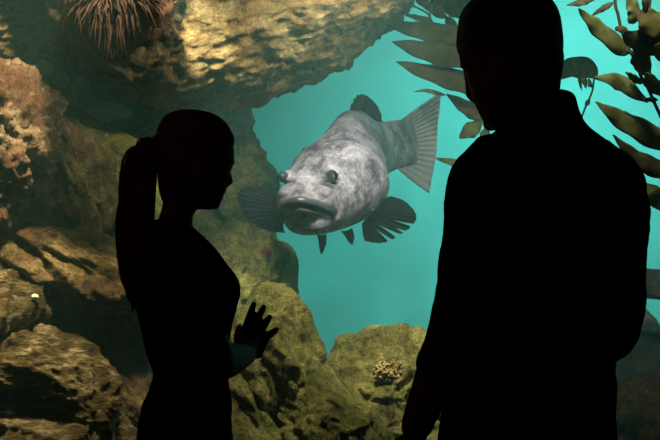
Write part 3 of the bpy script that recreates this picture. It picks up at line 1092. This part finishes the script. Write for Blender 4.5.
# ---- woman
WY = 2.05
wroot = root('person', (P(188, 220, WY)[0], WY, 0), 'woman with a long ponytail and dark t-shirt, one palm raised to the aquarium glass', 'person')
tee = [(221, 166, 186, .05, .0), (227, 158, 191, .075), (236, 149, 201, .13), (248, 143, 213, .165), (262, 139, 224, .175), (278, 137, 236, .165), (292, 137, 240, .155), (308, 139, 236.5, .145),
       (330, 143, 231, .135), (350, 147.5, 228, .128), (370, 154, 227, .125), (386, 151, 228, .135), (402, 145, 231, .15), (418, 141, 231, .16), (434, 138.5, 232, .165)]
g = Geo()
g.loft(tee, WY, 44, 4, 2.1, .012)
headw = [(112, 184, 198, .02), (114, 174, 208, .045), (120, 166, 219, .062), (130, 161, 227, .073), (142, 159, 232.5, .078), (152, 159, 234, .078), (161, 160, 233.8, .076), (166, 161, 232.6, .075), (171, 162, 230.6, .072),
         (177, 163, 229.6, .068), (183, 164, 228.8, .066), (187, 166, 226.6, .062), (190, 167, 226.2, .06), (193, 168, 224.6, .058), (196.5, 170, 221.6, .056), (200, 173, 221.6, .052), (204, 179, 220.4, .046), (207, 188, 218, .036), (209.5, 200, 214, .025)]
g.loft(headw, WY, 44, 4, 2.0)
g.tube([P(227, 171, WY + .012), P(229, 177, WY + .012), P(230, 181.5, WY + .012), P(225, 185, WY + .012)], [.006, .0075, .0085, .008], 10)   # nose
g.tube([P(222.5, 191.5, WY - .012), P(224.4, 191.5, WY + .008), P(222.5, 191.5, WY + .028)], [.004, .0055, .004], 8)                              # lips
g.tube([P(220, 197, WY - .01), P(221.8, 197, WY + .008), P(220, 197, WY + .026)], [.004, .0055, .004], 8)
g.ell(P(214.5, 205, WY + .004), (.012, .014, .010))                                                                                      # chin
g.tube([P(232, 163, WY - .03), P(233, 162, WY), P(232, 163, WY + .035)], [.004, .005, .004], 8)                                                # brow
for sg in (-1, 1):                                                                                                                       # ears
    g.ell(P(197, 172, WY + sg * .071), (.017, .008, .028))
    g.tube([P(193, 168, WY + sg * .078), P(198, 164.5, WY + sg * .08), P(202, 169, WY + sg * .078), P(199, 178, WY + sg * .074)], .004, 8, 3)
g.tube([P(183, 196, WY), P(177, 214, WY), P(174, 234, WY)], [.043, .036, .046], 20, 3)
# right arm raised, palm on the pane
shw, elw, wrw = P(176, 252, 1.925), P(217, 363, 2.01), P(246.5, 355, 2.285)
g.tube([shw, (shw + elw) / 2 + (.004, -.004, 0), elw], [.046, .041, .040], 18, 4)
g.tube([elw, elw + (wrw - elw) * .3, elw + (wrw - elw) * .65, wrw], [.040, .041, .034, .025], 18, 3)
HY = GY - .0095
g.tube([wrw, P(252, 343, 2.335)], [.025, .022], 14)
kn = [P(246.5, 325.5, HY - .022), P(254, 326, HY - .022), P(261, 330, HY - .022), P(266.5, 337, HY - .022)]
tp = [P(253.7, 304, HY), P(263.8, 307, HY), P(269.6, 317, HY), P(276.5, 329.5, HY)]
wc = P(249, 353, 2.30)
for k in range(4):
    q = wc + (P((243, 249, 255, 260)[k], (348, 349, 351, 353)[k], 2.315) - wc) * .7
    g.tube([q, (q + kn[k]) / 2 + (0, -.003, 0), kn[k]], [.016, .0135, .0105], 10, 3)
    md = kn[k] + (tp[k] - kn[k]) * .48 + (0, -.006, 0)
    g.tube([kn[k], md, kn[k] + (tp[k] - kn[k]) * .77 + (0, .001, 0), tp[k]], [.0108, .0098, .009, .0076], 10, 3)
pa = unit((kn[1] + kn[2]) / 2 - wc)
pt_ = unit(kn[0] - kn[3])
g.ell(wc + ((kn[1] + kn[2]) / 2 - wc) * .52, (.033, .0125, .046), np.stack([pt_, unit(np.cross(pa, pt_)), pa]))
g.tube([P(243.5, 350, 2.31), P(238.5, 341, 2.335), P(238, 334, 2.355), P(239.5, 327, HY)], [.015, .0125, .0105, .008], 10, 3)
# left arm hangs on the far side
sl, el_, wl = P(183, 252, 2.19), P(178, 355, 2.24), P(192, 425, 2.24)
g.tube([sl, (sl + el_) / 2, el_, (el_ + wl) / 2, wl], [.046, .042, .035, .032, .024], 16, 3)
hand(g, wl, (.15, .0, -1), (1, -.2, 0), .45, .9)
# legs
hipz = P(0, 440, WY)[2]
for yy in (-.085, .085):
    h = np.array([P(186, 0, WY)[0], WY + yy, .84])
    g.tube([h, h + (.01, 0, -.36), h + (0, 0, -.76)], [.075, .05, .034], 16, 4)
    g.tube([h + (-.02, 0, -.79), h + (.05, 0, -.80), h + (.14, 0, -.812)], [.034, .032, .022], 14, 3)
v, f = remesh(g.V(), g.f, .0036, 3)
link('body', v, f, M['skin'], wroot)
for sg in (-1, 1):
    g = Geo().ell(P(224.6, 171.5, WY + .014 + sg * .03), (.0105, .0115, .0115))
    link('eye', g.V(), g.f, M['eyew'], wroot)
# t-shirt with short sleeves
g = Geo()
g.loft(tee, WY, 48, 4, 2.1)
s0, s1 = shw, shw + (elw - shw) * .66
g.tube([P(166, 240, 1.97), s0, (s0 + s1) / 2, s1], [.05, .058, .056, .054], 20, 4)
s1 = sl + (el_ - sl) * .6
g.tube([P(172, 240, 2.13), sl, (sl + s1) / 2, s1], [.05, .057, .054, .052], 20, 4)
v, f = remesh(g.V(), g.f, .005, 4)
v = v + np.stack([fbm(v * (9, 9, 14), 3) * .004, fbm(v * (9, 9, 14) + 7, 3) * .004, 0 * v[:, 0]], 1)
link('t_shirt', v, f, M['tee'], wroot)
g = Geo()
g.loft([(426, 145, 228, .15), (440, 139, 232, .168), (458, 137, 233, .17), (485, 142, 230, .16), (500, 150, 225, .14)], WY, 44, 4, 2.2)
for yy in (-.085, .085):
    h = np.array([P(186, 0, WY)[0], WY + yy, .84])
    g.tube([h, h + (.01, 0, -.36), h + (0, 0, -.76)], [.088, .062, .05], 18, 5)
v, f = remesh(g.V(), g.f, .007, 3)
link('trousers', v, f, M['jean'], wroot)
for yy in (-.085, .085):
    g = Geo()
    h = np.array([P(186, 0, WY)[0], WY + yy, 0])
    g.tube([h + (-.03, 0, .046), h + (.06, 0, .046), h + (.16, 0, .034)], [.045, .044, .033], 16, 4)
    v, f = remesh(g.V(), g.f, .006, 2)
    v[:, 2] = np.maximum(v[:, 2], .001)
    link('shoe', v, f, M['shoe'], wroot)
# hair: cap swept back to a tied ponytail
cap = [(110.6, 184, 197, .02), (112.5, 173, 209, .047), (118, 164, 221, .066), (128, 158.5, 229.5, .078), (136, 156.5, 233.2, .083), (142, 156.5, 234.2, .083), (148, 156.7, 231, .082), (155, 157, 223, .081), (163, 157.5, 213, .080), (172, 158, 204, .077), (184, 159, 192, .068), (196, 161, 182, .05), (204, 164, 176, .03)]
g = Geo()
g.loft(cap, WY, 120, 6, 2.0)
V = g.V()
c0 = P(157, 146, WY)
d = V - c0
rr = np.linalg.norm(d, axis=1)
ang = np.arctan2(d[:, 1], d[:, 2])
V = V + (d / (rr[:, None] + 1e-6)) * (fbm(np.stack([ang * 14, rr * 3, 0 * rr], 1), 3) * .0035)[:, None]
hair = link('hair', V, g.f, M['hairw'], wroot)
pt = [(138.5, 145, 154, .016), (142, 140.5, 157, .024), (150, 136, 157.5, .031), (170, 129.5, 156.5, .037), (190, 124, 155, .041), (212, 118, 154, .045), (235, 117, 153, .045), (260, 119, 150, .042), (280, 122.5, 147, .034), (294, 128, 143.5, .024), (302, 132.5, 141, .014), (308, 135, 138.5, .005)]
g = Geo()
g.loft(pt, WY - .004, 120, 8, 2.0)
V = g.V()
cx = np.interp(-V[:, 2], -np.array([P(0, r[0], WY)[2] for r in pt]), [P((r[1] + r[2]) / 2, 0, WY)[0] for r in pt])
d = np.stack([V[:, 0] - cx, V[:, 1] - WY], 1)
an = np.arctan2(d[:, 1], d[:, 0])
k = fbm(np.stack([np.cos(an) * 6, np.sin(an) * 6, V[:, 2] * 1.6], 1), 4)
V[:, 0] += d[:, 0] * k * .22
V[:, 1] += d[:, 1] * k * .3
o = link('ponytail', V, g.f, M['hairw'], hair)
g = Geo()
for k in range(26):                                                     # loose strands
    a = rs.uniform(0, 6.28)
    q = rs.uniform(.2, 1)
    x0 = 138 + 8 * math.cos(a) * q
    g.tube([P(149 + 5 * math.cos(a), 141, WY), P(x0 - 8, 160, WY + .03 * math.sin(a)), P(133 + 14 * math.cos(a), 230, WY + .045 * math.sin(a)), P(134 + 9 * math.cos(a) * q, 290, WY + .03 * math.sin(a)), P(136 + rs.uniform(-5, 5), rs.uniform(300, 314), WY)], [.002, .0025, .003, .002, .0006], 5, 4)
for k in range(7):
    g.tube([P(157, 144, WY - .02), P(150, 138 + k * .5, WY - .02), P(141 + rs.uniform(-3, 3), 139 + k * .7, WY - .02 + .005 * k), P(136 + rs.uniform(-2, 2), 146 + k, WY)], [.002, .002, .0016, .0008], 5, 4)
link('loose_strands', g.V(), g.f, M['hairw'], hair)
a = np.linspace(0, 2 * math.pi, 25)
g = Geo().tube([P(157, 147, WY) + np.array([.004 * math.cos(t), .026 * math.cos(t), .020 * math.sin(t)]) for t in a], .007, 8)
link('hair_tie', g.V(), g.f, M['tie'], hair)

# ---- man
MY = 1.75
mroot = root('person', (P(535, 220, MY)[0], MY, 0), 'broad shouldered man with short hair in a dark jumper, seen from behind at right', 'person')
torso = [(92, 528, 564, .05, 0), (97, 518, 571, .066), (112, 506, 577, .075), (126, 500, 585, .085), (138, 491, 600, .098), (150, 475, 612, .112), (165, 461, 624, .122), (182, 455, 632, .13), (205, 454, 630, .135), (240, 455, 624, .135), (280, 455, 618, .13), (320, 452, 614, .128),
         (360, 449, 613, .128), (400, 444, 614, .13), (440, 438, 613, .135), (470, 438, 612, .135)]
g = Geo()
g.loft(torso, MY, 48, 4, 2.3, .014)
headm = [(-9, 502, 520, .02), (-6, 488, 534, .045), (3, 471, 548, .072), (18, 461.5, 556.5, .088), (40, 458.5, 560, .094), (58, 460, 559.5, .092), (65, 462, 558.5, .09), (70, 465.5, 558, .088),
         (82, 468.5, 556, .084), (95, 472, 555, .078), (106, 476.5, 554, .07), (116, 481, 550, .062), (125, 487, 538, .05), (130, 496, 520, .03)]
g.loft(headm, MY, 48, 4, 2.1)
fy = .045
g.tube([P(467, 72, MY + fy), P(469.5, 82, MY + fy + .004), P(471, 95, MY + fy + .008), P(475, 99, MY + fy)], [.008, .009, .011, .009], 10)   # nose
g.tube([P(478, 106, MY + .01), P(478, 106, MY + .045), P(483, 106, MY + .075)], [.005, .006, .004], 8)
g.tube([P(481.5, 113, MY + .01), P(481.5, 113, MY + .04), P(486, 113, MY + .065)], [.005, .006, .004], 8)
g.ell(P(491, 124, MY + .03), (.016, .018, .014))
g.tube([P(464, 66, MY - .01), P(463, 65, MY + .04), P(470, 65, MY + .085)], [.006, .007, .005], 8)
for (ex, ey, yy) in ((493, 76, -.083), (520, 76, .09)):
    g.ell(P(ex, ey, MY + yy), (.017, .009, .031))
    g.tube([P(ex + 3, ey - 11, MY + yy - .004), P(ex + 9, ey - 9, MY + yy - .008), P(ex + 9, ey + 3, MY + yy - .007), P(ex + 1, ey + 14, MY + yy)], .0045, 8, 3)
g.tube([P(524, 80, MY), P(530, 112, MY), P(535, 140, MY)], [.055, .056, .068], 20, 3)
# left arm hangs with the sleeve ending below the elbow, right arm bends forward
ls, le, lw = P(481, 188, 1.75), P(457, 318, 1.74), P(416.5, 426, 1.79)
g.tube([ls, (ls + le) / 2, le], [.05, .046, .04], 18, 4)
g.tube([le, le + (lw - le) * .35, le + (lw - le) * .7, lw], [.04, .042, .036, .031], 18, 3)
hand(g, lw + np.array((-.002, 0, -.012)), (-.12, .12, -1), (-.3, 1, 0), -.35, 1.05)
rs_, re_, rw = P(617, 192, 1.75), P(614, 330, 1.72), P(575, 360, 1.97)
g.tube([rs_, (rs_ + re_) / 2, re_], [.05, .046, .04], 18, 4)
g.tube([re_, re_ + (rw - re_) * .5, rw], [.04, .038, .028], 18, 3)
hand(g, rw, (-.8, .5, .1), (.1, .1, 1), .5, 1.05)
for xx in (-.095, .095):
    h = np.array([P(530, 0, MY)[0] + xx, MY, .88])
    g.tube([h, h + (0, .01, -.40), h + (0, 0, -.80)], [.085, .056, .04], 16, 4)
    g.tube([h + (0, -.03, -.83), h + (0, .06, -.84), h + (0, .17, -.852)], [.036, .034, .025], 14, 3)
v, f = remesh(g.V(), g.f, .004, 3)
link('body', v, f, M['skin'], mroot)
for (ex, yy) in ((470, .02), (474, .078)):
    g = Geo().ell(P(ex, 73, MY + yy), (.010, .0115, .0115))
    link('eye', g.V(), g.f, M['eyew'], mroot)
g = Geo()
g.loft(torso, MY, 52, 4, 2.3)
g.tube([P(556, 100, MY - .03), P(540, 98, MY - .065), P(520, 104, MY - .055)], .012, 10, 3)   # folded collar
lc = le + (lw - le) * .42
g.tube([P(492, 165, 1.75), ls, (ls + le) / 2, le, lc], [.06, .066, .056, .0485, .046], 20, 5)
rc = re_ + (rw - re_) * .8
g.tube([P(590, 165, 1.75), P(619, 192, 1.75), (rs_ + re_) / 2 + (.004, 0, 0), re_, rc], [.06, .054, .0535, .047, .04], 20, 5)
v, f = remesh(g.V(), g.f, .005, 4)
v = v + np.stack([fbm(v * (7, 7, 16), 4), fbm(v * (7, 7, 16) + 7, 4), 0 * v[:, 0]], 1) * .006
link('jumper', v, f, M['knit'], mroot)
g = Geo()
g.loft([(450, 444, 608, .12), (475, 442, 612, .135), (510, 448, 610, .135), (535, 470, 596, .11)], MY, 44, 4, 2.3)
for xx in (-.095, .095):
    h = np.array([P(530, 0, MY)[0] + xx, MY, .88])
    g.tube([h, h + (0, .01, -.40), h + (0, 0, -.80)], [.096, .072, .06], 18, 5)
v, f = remesh(g.V(), g.f, .007, 3)
link('trousers', v, f, M['jean'], mroot)
for xx in (-.095, .095):
    g = Geo()
    h = np.array([P(530, 0, MY)[0] + xx, MY, 0])
    g.tube([h + (0, -.04, .05), h + (0, .07, .05), h + (0, .19, .038)], [.05, .05, .037], 16, 4)
    v, f = remesh(g.V(), g.f, .006, 2)
    v[:, 2] = np.maximum(v[:, 2], .001)
    link('shoe', v, f, M['shoe'], mroot)
hm = [(-10, 503, 519, .02), (-8, 488, 534, .046), (1, 470, 549, .075), (16, 460, 558, .091), (40, 457, 561.5, .098), (54, 459.5, 561, .096, -.004), (60, 472, 560.5, .088, -.012), (70, 490, 559.5, .080, -.014), (84, 505, 557.5, .07, -.014), (94, 522, 556, .05, -.02)]
g = Geo()
g.loft(hm, MY, 90, 5, 2.1)
V = g.V()
c0 = V.mean(0)
V = V + (V - c0) * (fbm(V * 60, 3) * .012)[:, None]
link('hair', V, g.f, M['hairm'], mroot)

# ------------------------------------------------------------------ light
def look(o, to):
    o.rotation_euler = (Vector(to) - Vector(o.location)).to_track_quat('-Z', 'Y').to_euler()


def spot(name, loc, to, power, size, blend=.6, col=(1, .95, .85), rad=.12):
    d = bpy.data.lights.new(name, 'SPOT')
    d.energy = power
    d.spot_size = math.radians(size)
    d.spot_blend = blend
    d.color = col
    d.shadow_soft_size = rad
    o = bpy.data.objects.new(name, d)
    C.objects.link(o)
    o.location = loc
    look(o, to)
    return o


def ripple(o, scale, depth):
    """the lamp shines through the moving surface of the water"""
    d = o.data
    d.use_nodes = True
    n, l = d.node_tree.nodes, d.node_tree.links
    em = n.get('Emission')
    tc = n.new('ShaderNodeTexCoord')
    no = n.new('ShaderNodeTexNoise')
    no.inputs['Scale'].default_value = scale * .8
    no.inputs['Detail'].default_value = 2
    vm = n.new('ShaderNodeMixRGB')
    vm.inputs[0].default_value = .12
    l.new(tc.outputs['Normal'], no.inputs['Vector'])
    l.new(tc.outputs['Normal'], vm.inputs[1])
    l.new(no.outputs['Color'], vm.inputs[2])
    vo = n.new('ShaderNodeTexVoronoi')
    vo.feature = 'SMOOTH_F1'
    vo.inputs['Scale'].default_value = scale * 2
    l.new(vm.outputs[0], vo.inputs['Vector'])
    mr = n.new('ShaderNodeMapRange')
    mr.inputs['From Min'].default_value = .1
    mr.inputs['From Max'].default_value = .65
    mr.inputs['To Min'].default_value = 1 - depth
    mr.inputs['To Max'].default_value = 1 + depth
    l.new(vo.outputs['Distance'], mr.inputs['Value'])
    l.new(mr.outputs[0], em.inputs['Strength'])
    return o


def area(name, loc, to, power, sx, sy, col=(1, 1, 1)):
    d = bpy.data.lights.new(name, 'AREA')
    d.energy = power
    d.shape = 'RECTANGLE'
    d.size, d.size_y = sx, sy
    d.color = col
    o = bpy.data.objects.new(name, d)
    C.objects.link(o)
    o.location = loc
    look(o, to)
    return o


spot('tank_light_rear', (2.3, 5.0, 4.3), (2.0, 8.1, .9), 1150, 100, 1.0, (.98, 1, .95), .5)
ripple(spot('tank_spot_fish', (.3, 2.72, 3.05), (.12, 4.6, 1.55), 300, 30, .7), 9, .45)
ripple(spot('tank_spot_rock', (-.55, 2.75, 3.2), (-1.35, 3.45, 1.1), 560, 46, .8, (1, .80, .52)), 12, .6)
spot('tank_fill_left', (-1.7, 2.75, 3.1), (-1.4, 3.4, .9), 330, 46, .9, (1, .78, .48), .2)  # soft fill added to lift the dark left rocks
spot('tank_fill_arch', (-.62, 2.75, 2.6), (-.58, 5.0, 1.22), 700, 24, .8, (1, .95, .74))  # extra lamp added low to brighten the column beneath the overhang
spot('tank_spot_column', (.1, 2.72, 3.1), (-.1, 3.9, .95), 560, 46, .8, (1, .96, .78))
spot('tank_spot_overhang', (1.3, 2.78, 2.9), (-.6, 4.0, 2.25), 380, 50, .9, (1, .88, .68))
spot('tank_fill_kelp', (.9, 2.72, 3.1), (.85, 3.6, 1.95), 170, 60, .8)  # added front light so the near kelp does not go black
spot('tank_fill_far_kelp', (.9, 2.72, 3.1), (.55, 5.2, 2.1), 260, 26, .8)  # second lamp added to brighten the distant kelp fronds
area('hall_dim_light', (-1.6, -1.5, 3.15), (-1.0, .8, 1.0), 3.2, .5, .5, (1, .5, .3))

wd = bpy.data.worlds.new('world')
wd.use_nodes = True
wd.node_tree.nodes['Background'].inputs[0].default_value = (.02, .03, .03, 1)
wd.node_tree.nodes['Background'].inputs[1].default_value = 1
S.world = wd

# ------------------------------------------------------------------ camera
cd = bpy.data.cameras.new('camera')
cd.lens = 50
cd.sensor_width = 36
cam = bpy.data.objects.new('camera', cd)
C.objects.link(cam)
cam.location = (0, 0, CAMZ)
cam.rotation_euler = (math.pi / 2, 0, 0)
S.camera = cam
vsn = S.view_settings
vsn.view_transform = 'Standard'
vsn.look = 'None'
vsn.exposure = 0
vsn.gamma = 1
vsn.use_curve_mapping = False
S.cycles.volume_bounces = 1
S.cycles.max_bounces = 6
S.cycles.transparent_max_bounces = 12
S.cycles.use_denoising = True
